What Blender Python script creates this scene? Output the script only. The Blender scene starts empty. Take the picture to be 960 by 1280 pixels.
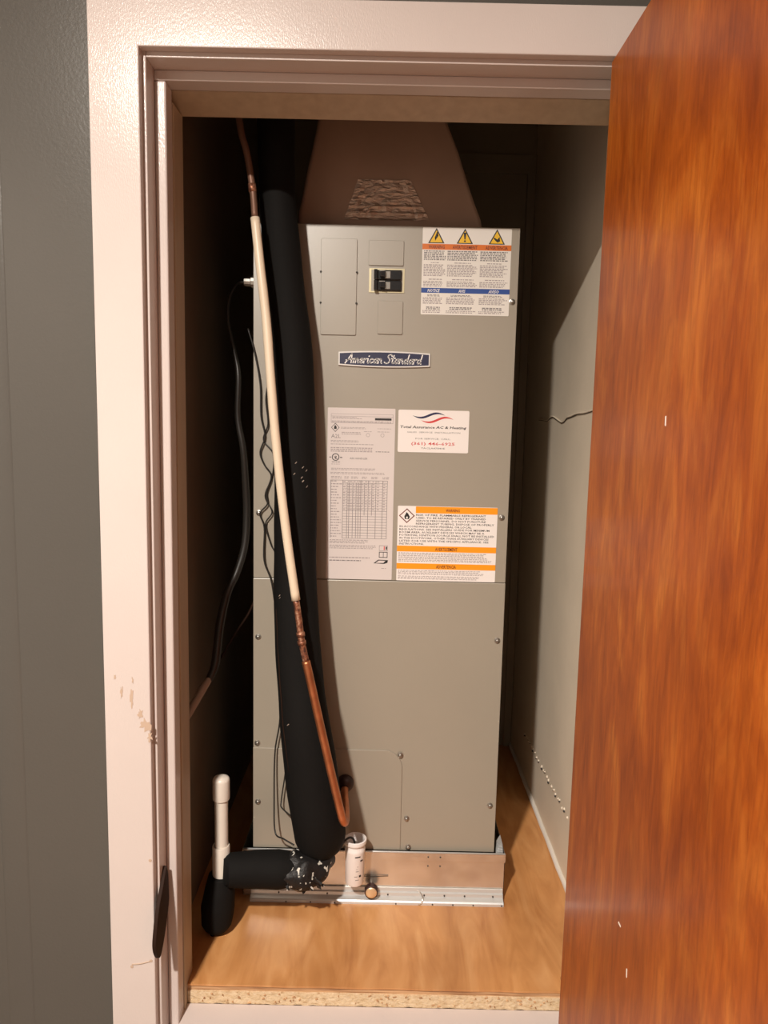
import bpy, bmesh, math, random
from mathutils import Vector, Matrix, noise
random.seed(7)
scene = bpy.context.scene
COL = scene.collection

# ------------------------------------------------------------------ camera
cam_d = bpy.data.cameras.new('camera')
cam = bpy.data.objects.new('camera', cam_d)
COL.objects.link(cam)
RT, DN, FW = Vector((.99977, .0026, .0217)), Vector((.0217, -.1203, -.99250)), Vector((0, .9927, -.1203))
FW.normalize()
RT = DN.cross(FW).normalized()
DN = FW.cross(RT).normalized()
cm = Matrix.Identity(4)
for i in range(3):
    cm[i][0], cm[i][1], cm[i][2] = RT[i], -DN[i], -FW[i]
cm.translation = (0, -1.26, 1.45)
cam.matrix_world = cm
cam_d.sensor_fit = 'VERTICAL'
cam_d.sensor_height = 36.0
cam_d.lens = 36.0 * 900 / 1280
cam_d.clip_start = .02
scene.camera = cam

# ------------------------------------------------------------------ world, lamps, exposure
world = bpy.data.worlds.new('world')
world.use_nodes = True
world.node_tree.nodes['Background'].inputs[0].default_value = (1, .85, .7, 1)
world.node_tree.nodes['Background'].inputs[1].default_value = .02
scene.world = world

def lamp(name, kind, loc, power, color, radius):
    d = bpy.data.lights.new(name, kind)
    d.energy, d.color = power, color
    if kind != 'AREA': d.shadow_soft_size = radius
    o = bpy.data.objects.new(name, d)
    COL.objects.link(o)
    o.location = loc
    return o
# the hall's flat disc lamp on the ceiling, behind the camera and to its left
key = lamp('ceiling_lamp', 'AREA', (-.74, -2.08, 2.875), 165, (1, .91, .81), 0)
key.data.shape = 'DISK'
key.data.size = .13

vs = scene.view_settings
vs.view_transform = 'Standard'
vs.look = 'None'
vs.gamma = 1
vs.use_curve_mapping = False
vs.exposure = 0.22
scene.cycles.max_bounces = 8
scene.cycles.diffuse_bounces = 5

# ------------------------------------------------------------------ materials
def mat(name, color, rough=.5, metal=0., coat=0., coat_rough=.1, spec=.5):
    m = bpy.data.materials.new(name)
    m.use_nodes = True
    b = m.node_tree.nodes['Principled BSDF']
    b.inputs['Base Color'].default_value = (*color, 1)
    b.inputs['Roughness'].default_value = rough
    b.inputs['Metallic'].default_value = metal
    b.inputs['Coat Weight'].default_value = coat
    b.inputs['Coat Roughness'].default_value = coat_rough
    b.inputs['Specular IOR Level'].default_value = spec
    return m

def nd(m, kind, **kw):
    n = m.node_tree.nodes.new(kind)
    for k, v in kw.items():
        if hasattr(n, k):
            setattr(n, k, v)
        else:
            n.inputs[k].default_value = v
    return n

def link(m, a, b):
    m.node_tree.links.new(a, b)

def coords(m, scale=(1, 1, 1)):
    g = nd(m, 'ShaderNodeNewGeometry')
    mp = nd(m, 'ShaderNodeMapping')
    mp.inputs['Scale'].default_value = scale
    link(m, g.outputs['Position'], mp.inputs['Vector'])
    return mp.outputs['Vector']

def noise_tex(m, vec, scale, detail=4, rough=.55, dist=0.):
    n = nd(m, 'ShaderNodeTexNoise')
    n.inputs['Scale'].default_value = scale
    n.inputs['Detail'].default_value = detail
    n.inputs['Roughness'].default_value = rough
    n.inputs['Distortion'].default_value = dist
    link(m, vec, n.inputs['Vector'])
    return n.outputs['Fac']

def ramp(m, fac, stops):
    r = nd(m, 'ShaderNodeValToRGB')
    e = r.color_ramp.elements
    while len(e) < len(stops):
        e.new(.5)
    for el, (p, c) in zip(e, stops):
        el.position = p
        el.color = (*c, 1) if len(c) == 3 else c
    link(m, fac, r.inputs['Fac'])
    return r.outputs['Color']

def bump(m, fac, strength, dist=.002):
    b = nd(m, 'ShaderNodeBump')
    b.inputs['Strength'].default_value = strength
    b.inputs['Distance'].default_value = dist
    link(m, fac, b.inputs['Height'])
    link(m, b.outputs['Normal'], m.node_tree.nodes['Principled BSDF'].inputs['Normal'])
    return b

def base(m, col):
    link(m, col, m.node_tree.nodes['Principled BSDF'].inputs['Base Color'])

def vary(m, c, amount, scale, stretch=(1, 1, 1)):
    lo = tuple(v * (1 - amount) for v in c)
    hi = tuple(min(1, v * (1 + amount)) for v in c)
    base(m, ramp(m, noise_tex(m, coords(m, stretch), scale), [(.3, lo), (.7, hi)]))

M = {}
m = M['trim_paint'] = mat('trim_paint', (.60, .525, .495), .20, spec=.24)
vary(m, (.60, .525, .495), .03, 3)
bump(m, noise_tex(m, coords(m, (1, 1, .35)), 520, 2), .30, .0010)
m = M['liner'] = mat('liner_wood', (.42, .32, .22), .45)
vary(m, (.42, .32, .22), .08, 6, (8, 8, 1))
m = M['hall_wall'] = mat('dark_grey_wall_paint', (.090, .083, .073), .27, spec=.35)
vary(m, (.090, .083, .073), .04, 2)
bump(m, noise_tex(m, coords(m), 200, 2), .20, .0012)
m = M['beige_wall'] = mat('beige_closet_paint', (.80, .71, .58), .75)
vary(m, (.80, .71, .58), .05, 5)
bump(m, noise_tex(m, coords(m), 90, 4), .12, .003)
m = M['back_wall'] = mat('closet_back_shaded', (.30, .25, .18), .8)  # right wall's paint with the back's shade put into the colour
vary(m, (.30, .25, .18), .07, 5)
m = M['left_wall'] = mat('closet_left_shaded', (.20, .155, .11), .8)  # same closet paint, darkened in colour for the unlit side
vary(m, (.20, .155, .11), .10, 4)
m = M['ceiling'] = mat('ceiling_paint', (.60, .55, .50), .9)
m = M['hall_floor'] = mat('hall_floor_boards', (.25, .16, .10), .45)
vary(m, (.25, .16, .10), .15, 4, (1, 8, 1))
m = M['hall_far'] = mat('hall_far_paint', (.32, .30, .28), .8)

m = M['cabinet'] = mat('cabinet_enamel', (.33, .292, .235), .36, spec=1.0)
vary(m, (.33, .292, .235), .02, 4)
bump(m, noise_tex(m, coords(m), 330, 2), .10, .001)
m = M['gasket'] = mat('dark_seam', (.05, .045, .04), .8)  # dark matte tone for crack gap, holes, tabs, rivets and pinholes
M['added_shield_black'] = mat('added_shield_black', (.06, .055, .05), .6)
M['screw'] = mat('screw_zinc', (.40, .38, .35), .32, .9)
M['black_plastic'] = mat('black_plastic', (.012, .012, .013), .22)
M['toggle'] = mat('toggle_black', (.02, .02, .022), .12, coat=.6)
M['chrome'] = mat('bright_metal', (.85, .83, .78), .18, 1)
M['cutout_brass'] = mat('cutout_edge', (.52, .46, .30), .35, .6)
M['white_label'] = mat('label_white', (.80, .76, .71), .38)
M['pink_label'] = mat('label_rose_white', (.68, .615, .595), .30)
M['sticker_white'] = mat('sticker_white', (.86, .80, .77), .3)
M['ink'] = mat('ink_black', (.02, .018, .018), .5)
M['ink_grey'] = mat('ink_grey', (.20, .18, .18), .5)
M['ink_soft'] = mat('ink_soft_grey', (.36, .31, .31), .5)
M['ink_white'] = mat('ink_white', (.82, .80, .78), .4)
M['orange_dark'] = mat('ink_deep_orange', (.70, .17, .02), .4)
M['orange'] = mat('ink_orange', (.92, .33, .01), .4)
M['blue'] = mat('ink_blue', (.02, .07, .30), .4)
M['navy'] = mat('ink_navy', (.018, .02, .075), .4)
M['red'] = mat('ink_red', (.62, .06, .06), .4)
M['maroon'] = mat('ink_dark_red', (.16, .03, .02), .4)
M['yellow'] = mat('ink_yellow', (.85, .52, .03), .4)
M['badge_navy'] = mat('badge_navy', (.025, .028, .07), .35)
M['badge_rim'] = mat('badge_silver_white', (.84, .82, .80), .25, .25)

m = M['foam'] = mat('black_foam', (.0065, .006, .0056), .8, spec=.16)
bump(m, noise_tex(m, coords(m), 60, 4), .25, .003)
m = M['foam_tape'] = mat('printed_black_tape', (.012, .011, .011), .5, spec=.3)
mask = ramp(m, noise_tex(m, coords(m, (1, 1, 1)), 75, 1, .3, .8), [(.655, (.012, .011, .011)), (.675, (.60, .58, .52))])
base(m, mask)
bump(m, noise_tex(m, coords(m), 45, 3), .8, .006)
M['tape_plain'] = mat('black_tape', (.012, .011, .011), .25)
m = M['copper'] = mat('bare_copper', (.58, .22, .10), .38, .85)
vary(m, (.58, .22, .10), .25, 25)
m = M['copper_dark'] = mat('heat_stained_copper', (.22, .10, .07), .45, .6)
base(m, ramp(m, noise_tex(m, coords(m), 110, 3), [(.35, (.10, .05, .04)), (.52, (.34, .13, .07)), (.7, (.62, .42, .30))]))
M['copper_brown'] = mat('dull_brown_copper', (.20, .105, .07), .5, .4)  # darker, less metallic copper for the tube above the sleeve
m = M['sleeve'] = mat('cream_sleeve', (.74, .62, .47), .38)
m = M['pvc'] = mat('pvc_white', (.74, .68, .60), .3)
vary(m, (.74, .68, .60), .04, 20)
M['rubber'] = mat('black_rubber', (.035, .014, .014), .4)
M['wire'] = mat('wire_black', (.018, .016, .014), .4)
M['grey_sheath'] = mat('grey_sheath', (.34, .27, .22), .55)
M['cup'] = mat('white_plastic', (.86, .81, .79), .28)
m = M['galv'] = mat('galvanised_sheet', (.80, .76, .70), .20, .8)
m.node_tree.nodes['Principled BSDF'].inputs['Roughness'].default_value = .27
base(m, ramp(m, noise_tex(m, coords(m), 18, 2), [(.35, (.66, .59, .51)), (.65, (.78, .72, .64))]))
bump(m, noise_tex(m, coords(m, (1, 1, 1)), 16, 2), .12, .004)
m = M['strip'] = mat('zinc_angle', (.66, .67, .67), .30, .45)
bump(m, noise_tex(m, coords(m), 30, 2), .15, .003)
M['brass'] = mat('brass_cap', (.78, .58, .36), .35, .6)
m = M['foil'] = mat('wrinkled_foil_tape', (.66, .50, .40), .35, .8)
bump(m, noise_tex(m, coords(m, (1, 1, 3)), 60, 4, .6, .6), .9, .004)
m = M['duct'] = mat('duct_board', (.40, .27, .20), .7)
vary(m, (.40, .27, .20), .06, 9)
m = M['bronze'] = mat('dark_bronze', (.022, .010, .006), .65, .0, spec=.12)
M['caulk'] = mat('white_caulk', (.78, .73, .66), .5)
M['chip'] = mat('bare_wood_chip', (.50, .37, .28), .6)

# plywood floor: amber veneer with grain running into the closet
m = M['ply'] = mat('plywood_veneer', (.5, .25, .1), .40, coat=.12, coat_rough=.35)
f1 = noise_tex(m, coords(m, (6, 1.4, 1)), 2.6, 5, .55, 1.6)
f2 = noise_tex(m, coords(m, (2.2, 1.2, 1)), 3.5, 3, .5)
c1 = ramp(m, f1, [(.25, (.46, .195, .062)), (.5, (.58, .275, .098)), (.75, (.68, .36, .15))])
c2 = ramp(m, f2, [(.3, (.70, .64, .58)), (.6, (1, 1, 1))])
mx = nd(m, 'ShaderNodeMix')
mx.data_type, mx.blend_type = 'RGBA', 'MULTIPLY'
mx.inputs[0].default_value = .8
link(m, c1, mx.inputs[6]); link(m, c2, mx.inputs[7])
base(m, mx.outputs[2])
m = M['ply_edge'] = mat('plywood_edge', (.5, .3, .16), .7)
base(m, ramp(m, noise_tex(m, coords(m, (1, 1, 30)), 9, 4), [(.35, (.26, .12, .05)), (.6, (.60, .37, .20))]))
m = M['osb'] = mat('chipboard_edge', (.6, .45, .28), .8)
base(m, ramp(m, noise_tex(m, coords(m, (1, 1, 2.6)), 60, 5, .65, .8), [(.30, (.30, .16, .07)), (.42, (.60, .44, .26)), (.7, (.74, .60, .42))]))
bump(m, noise_tex(m, coords(m), 120, 4), .8, .004)

# varnished door: red-brown veneer with vertical figure
m = M['door'] = mat('varnished_veneer', (.40, .12, .03), .45, coat=.16, coat_rough=.2, spec=.2)
g1 = noise_tex(m, coords(m, (1, 2.6, .75)), 2.6, 7, .62, 2.6)
g2 = noise_tex(m, coords(m, (1, 30, 3.5)), 2.4, 5, .62, 1.6)
g3 = noise_tex(m, coords(m, (1, 1.6, 1.0)), 2.0, 3, .55, .8)
d1 = ramp(m, g1, [(.25, (.28, .052, .005)), (.5, (.43, .098, .009)), (.75, (.60, .190, .026))])
d2 = ramp(m, g2, [(.35, (.70, .62, .55)), (.6, (1.08, 1.08, 1.08))])
d3 = ramp(m, g3, [(.35, (.62, .52, .46)), (.65, (1.0, 1.0, 1.0))])
x1 = nd(m, 'ShaderNodeMix'); x1.data_type, x1.blend_type = 'RGBA', 'MULTIPLY'; x1.inputs[0].default_value = .7
x2 = nd(m, 'ShaderNodeMix'); x2.data_type, x2.blend_type = 'RGBA', 'MULTIPLY'; x2.inputs[0].default_value = .8
link(m, d1, x1.inputs[6]); link(m, d2, x1.inputs[7])
link(m, x1.outputs[2], x2.inputs[6]); link(m, d3, x2.inputs[7])
base(m, x2.outputs[2])
bump(m, g2, .08, .001)

# ------------------------------------------------------------------ mesh helpers
def new(): return bmesh.new()

def box(bm, x0, x1, y0, y1, z0, z1, bev=0., seg=2):
    vs_ = [bm.verts.new((x, y, z)) for x in (x0, x1) for y in (y0, y1) for z in (z0, z1)]
    q = [(0, 1, 3, 2), (4, 6, 7, 5), (0, 4, 5, 1), (2, 3, 7, 6), (0, 2, 6, 4), (1, 5, 7, 3)]
    fs = [bm.faces.new([vs_[i] for i in f]) for f in q]
    if bev:
        es = list({e for f in fs for e in f.edges})
        bmesh.ops.bevel(bm, geom=es, offset=bev, segments=seg, affect='EDGES', profile=.5)
    return bm

def prism(bm, pts, axis, a, b, bev=0.):
    """closed outline pts (u,v) extruded along axis from a to b; axis 'x': (y,z), 'y': (x,z), 'z': (x,y)"""
    def P(u, v, w):
        return {'x': (w, u, v), 'y': (u, w, v), 'z': (u, v, w)}[axis]
    A = [bm.verts.new(P(u, v, a)) for u, v in pts]
    B = [bm.verts.new(P(u, v, b)) for u, v in pts]
    n = len(pts)
    fs = [bm.faces.new(A), bm.faces.new(B[::-1])]
    for i in range(n):
        fs.append(bm.faces.new((A[i], B[i], B[(i + 1) % n], A[(i + 1) % n])))
    bmesh.ops.recalc_face_normals(bm, faces=fs)
    if bev:
        es = [e for e in fs[0].edges] + [e for e in fs[1].edges]
        bmesh.ops.bevel(bm, geom=es, offset=bev, segments=2, affect='EDGES', profile=.5)
    return bm

def rounded(x0, x1, z0, z1, r, which=(1, 1, 1, 1), n=6):
    """outline of a rectangle; corners in order lower-left, lower-right, upper-right, upper-left"""
    out = []
    for k, (cx, cz, a0) in enumerate(((x0 + r, z0 + r, 180), (x1 - r, z0 + r, 270), (x1 - r, z1 - r, 0), (x0 + r, z1 - r, 90))):
        if which[k]:
            for i in range(n + 1):
                a = math.radians(a0 + 90 * i / n)
                out.append((cx + r * math.cos(a), cz + r * math.sin(a)))
        else:
            out.append(((x0, z0), (x1, z0), (x1, z1), (x0, z1))[k])
    return out

def smooth_path(pts, sub=8):
    P = [Vector(p) for p in pts]
    P = [P[0] * 2 - P[1]] + P + [P[-1] * 2 - P[-2]]
    out = []
    for i in range(1, len(P) - 2):
        for k in range(sub):
            t = k / sub
            a, b, c, d = P[i - 1], P[i], P[i + 1], P[i + 2]
            out.append(.5 * ((2 * b) + (c - a) * t + (2 * a - 5 * b + 4 * c - d) * t * t + (3 * b - a - 3 * c + d) * t ** 3))
    out.append(P[-2])
    return out

def tube(bm, pts, rad, n=12, sub=8, cap=True, wob=0., wfreq=20., smooth=True):
    """swept round section; rad is a number or a list of radii, one per control point"""
    path = smooth_path(pts, sub) if sub > 1 else [Vector(p) for p in pts]
    L = len(path)
    def R(i):
        if isinstance(rad, (int, float)):
            return rad
        t = i / (L - 1) * (len(rad) - 1)
        k = min(int(t), len(rad) - 2)
        return rad[k] + (rad[k + 1] - rad[k]) * (t - k)
    rings, ref = [], None
    for i, p in enumerate(path):
        t = (path[min(i + 1, L - 1)] - path[max(i - 1, 0)]).normalized()
        if ref is None:
            ref = t.orthogonal().normalized()
        ref = (ref - t * ref.dot(t)).normalized()
        s = t.cross(ref)
        ring = []
        for k in range(n):
            a = 2 * math.pi * k / n
            d = ref * math.cos(a) + s * math.sin(a)
            r = R(i)
            if wob:
                r *= 1 + wob * noise.noise((p + d * r) * wfreq)
            ring.append(bm.verts.new(p + d * r))
        rings.append(ring)
    fs = []
    for a, b in zip(rings, rings[1:]):
        for k in range(n):
            fs.append(bm.faces.new((a[k], a[(k + 1) % n], b[(k + 1) % n], b[k])))
    for f in fs:
        f.smooth = smooth
    if cap:
        fs.append(bm.faces.new(rings[0][::-1]))
        fs.append(bm.faces.new(rings[-1]))
    return bm

def lathe(bm, prof, origin, axis='z', n=24):
    """prof: (radius, height) pairs from end to end; closed where the radius is 0"""
    o = Vector(origin)
    def P(r, h, a):
        u, v = r * math.cos(a), r * math.sin(a)
        return o + Vector({'z': (u, v, h), 'y': (u, h, v), 'x': (h, u, v)}[axis])
    rings = []
    for r, h in prof:
        rings.append([bm.verts.new(P(0, h, 0))] if r < 1e-6 else [bm.verts.new(P(r, h, 2 * math.pi * k / n)) for k in range(n)])
    fs = []
    for a, b in zip(rings, rings[1:]):
        for k in range(n):
            k2 = (k + 1) % n
            if len(a) == 1 and len(b) == 1:
                continue
            if len(a) == 1:
                fs.append(bm.faces.new((a[0], b[k2], b[k])))
            elif len(b) == 1:
                fs.append(bm.faces.new((a[k], a[k2], b[0])))
            else:
                fs.append(bm.faces.new((a[k], a[k2], b[k2], b[k])))
    bmesh.ops.recalc_face_normals(bm, faces=fs)
    return bm

def origin_of(o):
    v = Vector(o.location)
    while o.parent:
        o = o.parent
        v += Vector(o.location)
    return v

def obj(name, bm, material, parent=None, smooth_angle=None, kind=None, label=None, at=None):
    """link the bmesh (vertices in world metres) as ONE object"""
    me = bpy.data.meshes.new(name)
    if parent is None and at is None:
        lo = [min(v.co[i] for v in bm.verts) for i in range(3)]
        hi = [max(v.co[i] for v in bm.verts) for i in range(3)]
        at = ((lo[0] + hi[0]) / 2, (lo[1] + hi[1]) / 2, lo[2])
    off = Vector(at) if at is not None else origin_of(parent)
    bmesh.ops.translate(bm, verts=bm.verts, vec=-off)
    if smooth_angle is not None:
        for f in bm.faces:
            f.smooth = True
        for e in bm.edges:
            if len(e.link_faces) == 2 and e.calc_face_angle(0) > math.radians(smooth_angle):
                e.smooth = False
    bm.to_mesh(me)
    bm.free()
    me.materials.append(material)
    o = bpy.data.objects.new(name, me)
    COL.objects.link(o)
    if parent is not None:
        o.parent = parent
        o.location = off - origin_of(parent)
    else:
        o.location = off
    if kind: o['kind'] = kind
    if label: o['label'] = label
    return o

def thing(name, label, cat, loc, group=None):
    o = bpy.data.objects.new(name, None)
    o.empty_display_size = .05
    COL.objects.link(o)
    o.location = loc
    tag(o, label, cat, group)
    return o

def tag(o, label, cat, group=None):
    o['label'], o['category'] = label, cat
    if group: o['group'] = group
    return o

def struct(name, bm, material, **kw):
    return obj(name, bm, material, kind='structure', **kw)

# ------------------------------------------------------------------ the setting
FZ = .279           # top of the plywood closet floor
XR, XL, YB = .489, -.447, 1.293   # inner faces of the closet
HC, CC = 2.95, 2.62  # ceilings of hall and closet

bm = new(); box(bm, -1.7, 1.5, -4.0, .12, -.06, 0); struct('floor', bm, M['hall_floor'])
bm = new(); box(bm, -1.7, 1.5, -4.0, .018, HC, HC + .05); struct('ceiling', bm, M['ceiling'])
# front wall of the hall with the closet opening cut out of it
bm = new()
box(bm, -1.7, -.435, .018, .152, 0, HC)
box(bm, .425, 1.5, .018, .152, 0, HC)
box(bm, -.435, .425, .018, .152, 2.075, HC)
struct('wall_front', bm, M['hall_wall'])
bm = new(); box(bm, -1.76, -1.7, -4.0, .152, 0, HC); struct('wall_left', bm, M['hall_far'])
bm = new(); box(bm, 1.5, 1.56, -4.0, .152, 0, HC); struct('wall_right', bm, M['hall_far'])
bm = new(); box(bm, -1.76, 1.56, -4.06, -4.0, 0, HC); struct('wall_back', bm, M['hall_far'])
# unseen ring added around the lamp to dim its light on the header
bm = new()
lathe(bm, [(.085, HC), (.085, HC - .092), (.090, HC - .095), (.120, HC - .085), (.125, HC)], (-.74, -2.08, 0), 'z', 40)
struct('added_light_shield', bm, M['added_shield_black'], smooth_angle=40)
# rounded batten painted over with the wall, at the left edge of the view
bm = new()
pts = [(-.661 + .025 * math.cos(a) - .025, .018 - .0022 * math.sin(a)) for a in [math.pi * i / 10 for i in range(11)]]
prism(bm, pts, 'z', 0, HC)
bmesh.ops.recalc_face_normals(bm, faces=bm.faces)
batten = struct('trim_1', bm, M['hall_wall'], smooth_angle=40)

# closet shell
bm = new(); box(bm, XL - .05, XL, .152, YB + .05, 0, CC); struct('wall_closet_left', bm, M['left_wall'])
bm = new()
nx, nz = 26, 44     # the right wall is wavy old plaster
gv = [[bm.verts.new((XR + .0035 * noise.noise(Vector((y * 2.2, z * 2.0, 3.1))) * min(1, abs(y - .3)), y, z))
       for z in [CC * k / nz for k in range(nz + 1)]] for y in [.152 + (YB - .152) * i / nx for i in range(nx + 1)]]
for i in range(nx):
    for k in range(nz):
        bm.faces.new((gv[i][k], gv[i][k + 1], gv[i + 1][k + 1], gv[i + 1][k]))
ext = bmesh.ops.extrude_face_region(bm, geom=list(bm.faces))
bmesh.ops.translate(bm, verts=[g for g in ext['geom'] if isinstance(g, bmesh.types.BMVert)], vec=(.05, 0, 0))
bmesh.ops.recalc_face_normals(bm, faces=bm.faces)
wall_r = struct('wall_closet_right', bm, M['beige_wall'], smooth_angle=40)
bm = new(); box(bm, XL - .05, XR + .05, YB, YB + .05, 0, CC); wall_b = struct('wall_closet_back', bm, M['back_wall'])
bm = new(); box(bm, XL - .05, XR + .05, .152, YB + .05, CC, CC + .05); struct('ceiling_closet', bm, M['ceiling'])

# crack across the right wall: a raised, torn paint edge
cr = [(1.06, 1.478), (1.0, 1.476), (.94, 1.474), (.90, 1.482), (.86, 1.484), (.80, 1.474), (.76, 1.468), (.735, 1.470),
      (.70, 1.480), (.66, 1.483), (.60, 1.489), (.53, 1.490), (.469, 1.494), (.36, 1.500), (.25, 1.502)]
bm = new()
tube(bm, [(XR - .001, y, z) for y, z in cr], .0022, 6, 5)
obj('paint_crack', bm, M['beige_wall'], wall_r)
bm = new()
prism(bm, [(y, z - .0035) for y, z in cr] + [(y, z - .0015) for y, z in cr[::-1]], 'x', XR - .0015, XR + .001)
obj('crack_gap', bm, M['gasket'], wall_r)
# torn row of nail holes low on the right wall
bm = new(); bm2 = new()
for i in range(26):
    t = i / 25
    y = 1.05 - .56 * t + random.uniform(-.014, .014)
    z = .435 + .024 * t + random.uniform(-.005, .005)
    r = random.uniform(.0014, .0052) * (2.0 if i in (11, 12) else 1)
    lathe(bm, [(0, -.003), (r * .7, -.0022), (r, .001)], (XR - .001, y, z), 'x', 7)
    if i % 2 == 0:
        lathe(bm2, [(0, -.0042), (r * .6, -.0035), (r * .8, .001)], (XR - .001, y - r * .6, z - r * .9), 'x', 6)
obj('torn_paint', bm, M['beige_wall'], wall_r, kind='stuff')
obj('nail_hole', bm2, M['gasket'], wall_r, kind='stuff')
# bead of caulk along the foot of the right wall
bm = new()
tube(bm, [(XR - .003, y, FZ + .006 + .002 * math.sin(y * 31)) for y in [.16 + .094 * i for i in range(13)]], .0075, 8, 3, wob=.2, wfreq=30)
struct('baseboard_right', bm, M['caulk'])
# battens on the back wall
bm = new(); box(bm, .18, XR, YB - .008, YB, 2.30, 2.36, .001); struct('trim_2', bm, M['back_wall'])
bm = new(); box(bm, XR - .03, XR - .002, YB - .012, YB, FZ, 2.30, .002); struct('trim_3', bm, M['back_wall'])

# raised closet floor: plywood on chipboard
flo = bpy.data.objects.new('floor_closet', None)
COL.objects.link(flo); flo.location = (0, .7, .0); flo['kind'] = 'structure'
bm = new()
pts = [(XL, .158), (-.390, .158)]
for i in range(41):
    x = -.390 + .789 * i / 40
    pts.append((x, .117 + .0015 * noise.noise(Vector((x * 14, 0, 0)))))
pts += [(.400, .158), (XR, .158), (XR, YB), (XL, YB)]
prism(bm, pts, 'z', FZ - .004, FZ)
obj('plywood_sheet', bm, M['ply'], flo)
bm = new(); prism(bm, [(XL, .158), (-.390, .158), (-.390, .121), (.400, .121), (.400, .158), (XR, .158), (XR, YB), (XL, YB)], 'z', FZ - .016, FZ - .004); obj('plywood_core', bm, M['ply_edge'], flo)
bm = new()
n = 90
top = [(-.390 + .790 * i / n, FZ - .016) for i in range(n + 1)]
fr = []
for x, _ in top:
    fr.append((x, .1165 + .0025 * noise.noise(Vector((x * 60, 5, 0)))))
prism(bm, [(XL, .158), (-.390, .158)] + fr + [(.400, .158), (XR, .158), (XR, YB), (XL, YB)], 'z', .236, FZ - .016)
obj('chipboard_layer', bm, M['osb'], flo)
bm = new(); box(bm, XL, XR, .158, YB, 0, .236); obj('platform', bm, M['ply_edge'], flo)
# flecks torn from the chipboard edge
bm = new()
for i in range(60):
    x = random.uniform(-.36, .37); z = random.uniform(.239, .262); l = random.uniform(.002, .008)
    prism(bm, [(x, z), (x + l, z + random.uniform(-.003, .003)), (x + l * .6, z + .002)], 'y', .1135, .118)
obj('splinter', bm, M['ply_edge'], flo, kind='stuff')
# painted sill in front of it
bm = new(); box(bm, -.416, .403, -.004, .1170, .0, .2365, .003); struct('trim_4', bm, M['trim_paint'])

# door casing
bm = new()
prism(bm, [(-.502, 0), (-.4185, 0), (-.4185, 2.0565), (.409, 2.0565), (.409, 0), (.490, 0), (.490, 2.134), (-.502, 2.134)], 'y', 0, .018, .002)
casing = struct('trim_5', bm, M['trim_paint'])
# chipped patches and nail dents on the left casing
bm = new()
for (cx, cz, w, h) in ((-.470, .955, .003, .012), (-.452, .945, .004, .022), (-.437, .915, .005, .010), (-.428, .895, .012, .013), (-.421, .872, .006, .012), (-.482, .985, .002, .005), (-.45, .98, .002, .006)):
    pts = []
    for k in range(18):
        a = 2 * math.pi * k / 18
        s = .75 + .9 * noise.noise(Vector((cx * 90 + 2 * math.cos(a), cz * 70 + 2 * math.sin(a), 1)))
        pts.append((cx + w * s * math.cos(a), cz + h * s * math.sin(a)))
    prism(bm, pts, 'y', -.0006, .001)
obj('paint_chip', bm, M['chip'], casing, kind='stuff')
bm = new()
for cx, cz in ((-.424, .63), (-.426, .425), (-.4625, .412)):
    lathe(bm, [(0, -.0008), (.003, -.0006), (.0034, .001)], (cx, 0, cz), 'y', 10)
tube(bm, [(-.4625, -.0002, .417), (-.446, -.0006, .419), (-.428, -.0002, .424)], .0012, 6, 4)
obj('nail_dent', bm, M['chip'], casing, kind='stuff')

# jamb: left, right and head, each with stop and raw liner behind
def jamb_set(name, face, stop, lin):
    j = struct(name, face, M['trim_paint'])
    obj('door_stop', stop, M['trim_paint'], j)
    obj('liner', lin, M['liner'], j)
    return j
f, s, l = new(), new(), new()
box(f, -.434, -.4125, .018, .152, .0, 2.064, .0015); box(s, -.4125, -.3925, .060, .098, .232, 2.0305, .003); box(l, -.4125, -.3905, .0982, .157, .0, 2.0105, .001)
jamb_l = jamb_set('trim_8', f, s, l)
f, s, l = new(), new(), new()
box(f, .404, .424, .018, .152, .0, 2.064, .0015); box(s, .396, .404, .060, .098, .232, 2.0305, .001); box(l, .4015, .404, .0982, .157, .232, 2.0105, .0005)
jamb_set('trim_9', f, s, l)
f, s, l = new(), new(), new()
box(f, -.4125, .404, .018, .152, 2.048, 2.066, .0015); box(s, -.4125, .404, .060, .098, 2.031, 2.048, .002); prism(l, [(.0982, 2.048), (.157, 2.048), (.157, 2.011), (.0982, 2.030)], 'x', -.4125, .404)
jamb_set('trim_10', f, s, l)

# strike plate with its curled lip, on the left jamb
strike_pts = STRIKE = [(.040, .594), (.012, .563), (-.010, .540), (-.027, .505), (-.033, .478), (-.022, .452), (-.006, .440), (.020, .462), (.048, .508), (.050, .540), (.048, .572)]
bm = new(); prism(bm, [(p.x, p.y) for p in smooth_path([(y, z, 0) for y, z in STRIKE + STRIKE[:1]], 5)[:-1]], 'x', -.4125, -.4050, .0012)
sp = obj('strike_plate', bm, M['bronze'], None)
tag(sp, 'dark bronze leaf-shaped strike plate on the left door jamb', 'strike plate')

# the door, opened square to the wall
door = bpy.data.objects.new('door_1', None)
COL.objects.link(door); door.location = (.374, -.005, .03); door['kind'] = 'structure'
bm = new(); box(bm, .3562, .3902, -.806, -.003, .03, 2.046, .0015); obj('door_leaf', bm, M['door'], door)
for z in (.42, 1.85):
    bm = new()
    lathe(bm, [(0, -.045), (.006, -.044), (.006, .044), (0, .045)], (.3945, -.0095, z), 'z', 10)
    obj('hinge', bm, M['bronze'], door)
bm = new()
for (y, z, a) in ((-.335, 1.462, .3), (-.29, .735, 1.2), (-.33, .69, .8)):
    p = Vector((.3558, y, z))
    prism(bm, [(y - .0012, z - .006), (y + .0012, z - .005), (y + .002, z + .006), (y - .0005, z + .007)] if a < 1 else
          [(y - .005, z - .001), (y + .005, z - .0015), (y + .004, z + .0015), (y - .004, z + .001)], 'x', .3556, .3566)
obj('scratch', bm, M['caulk'], door, kind='stuff')

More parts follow.
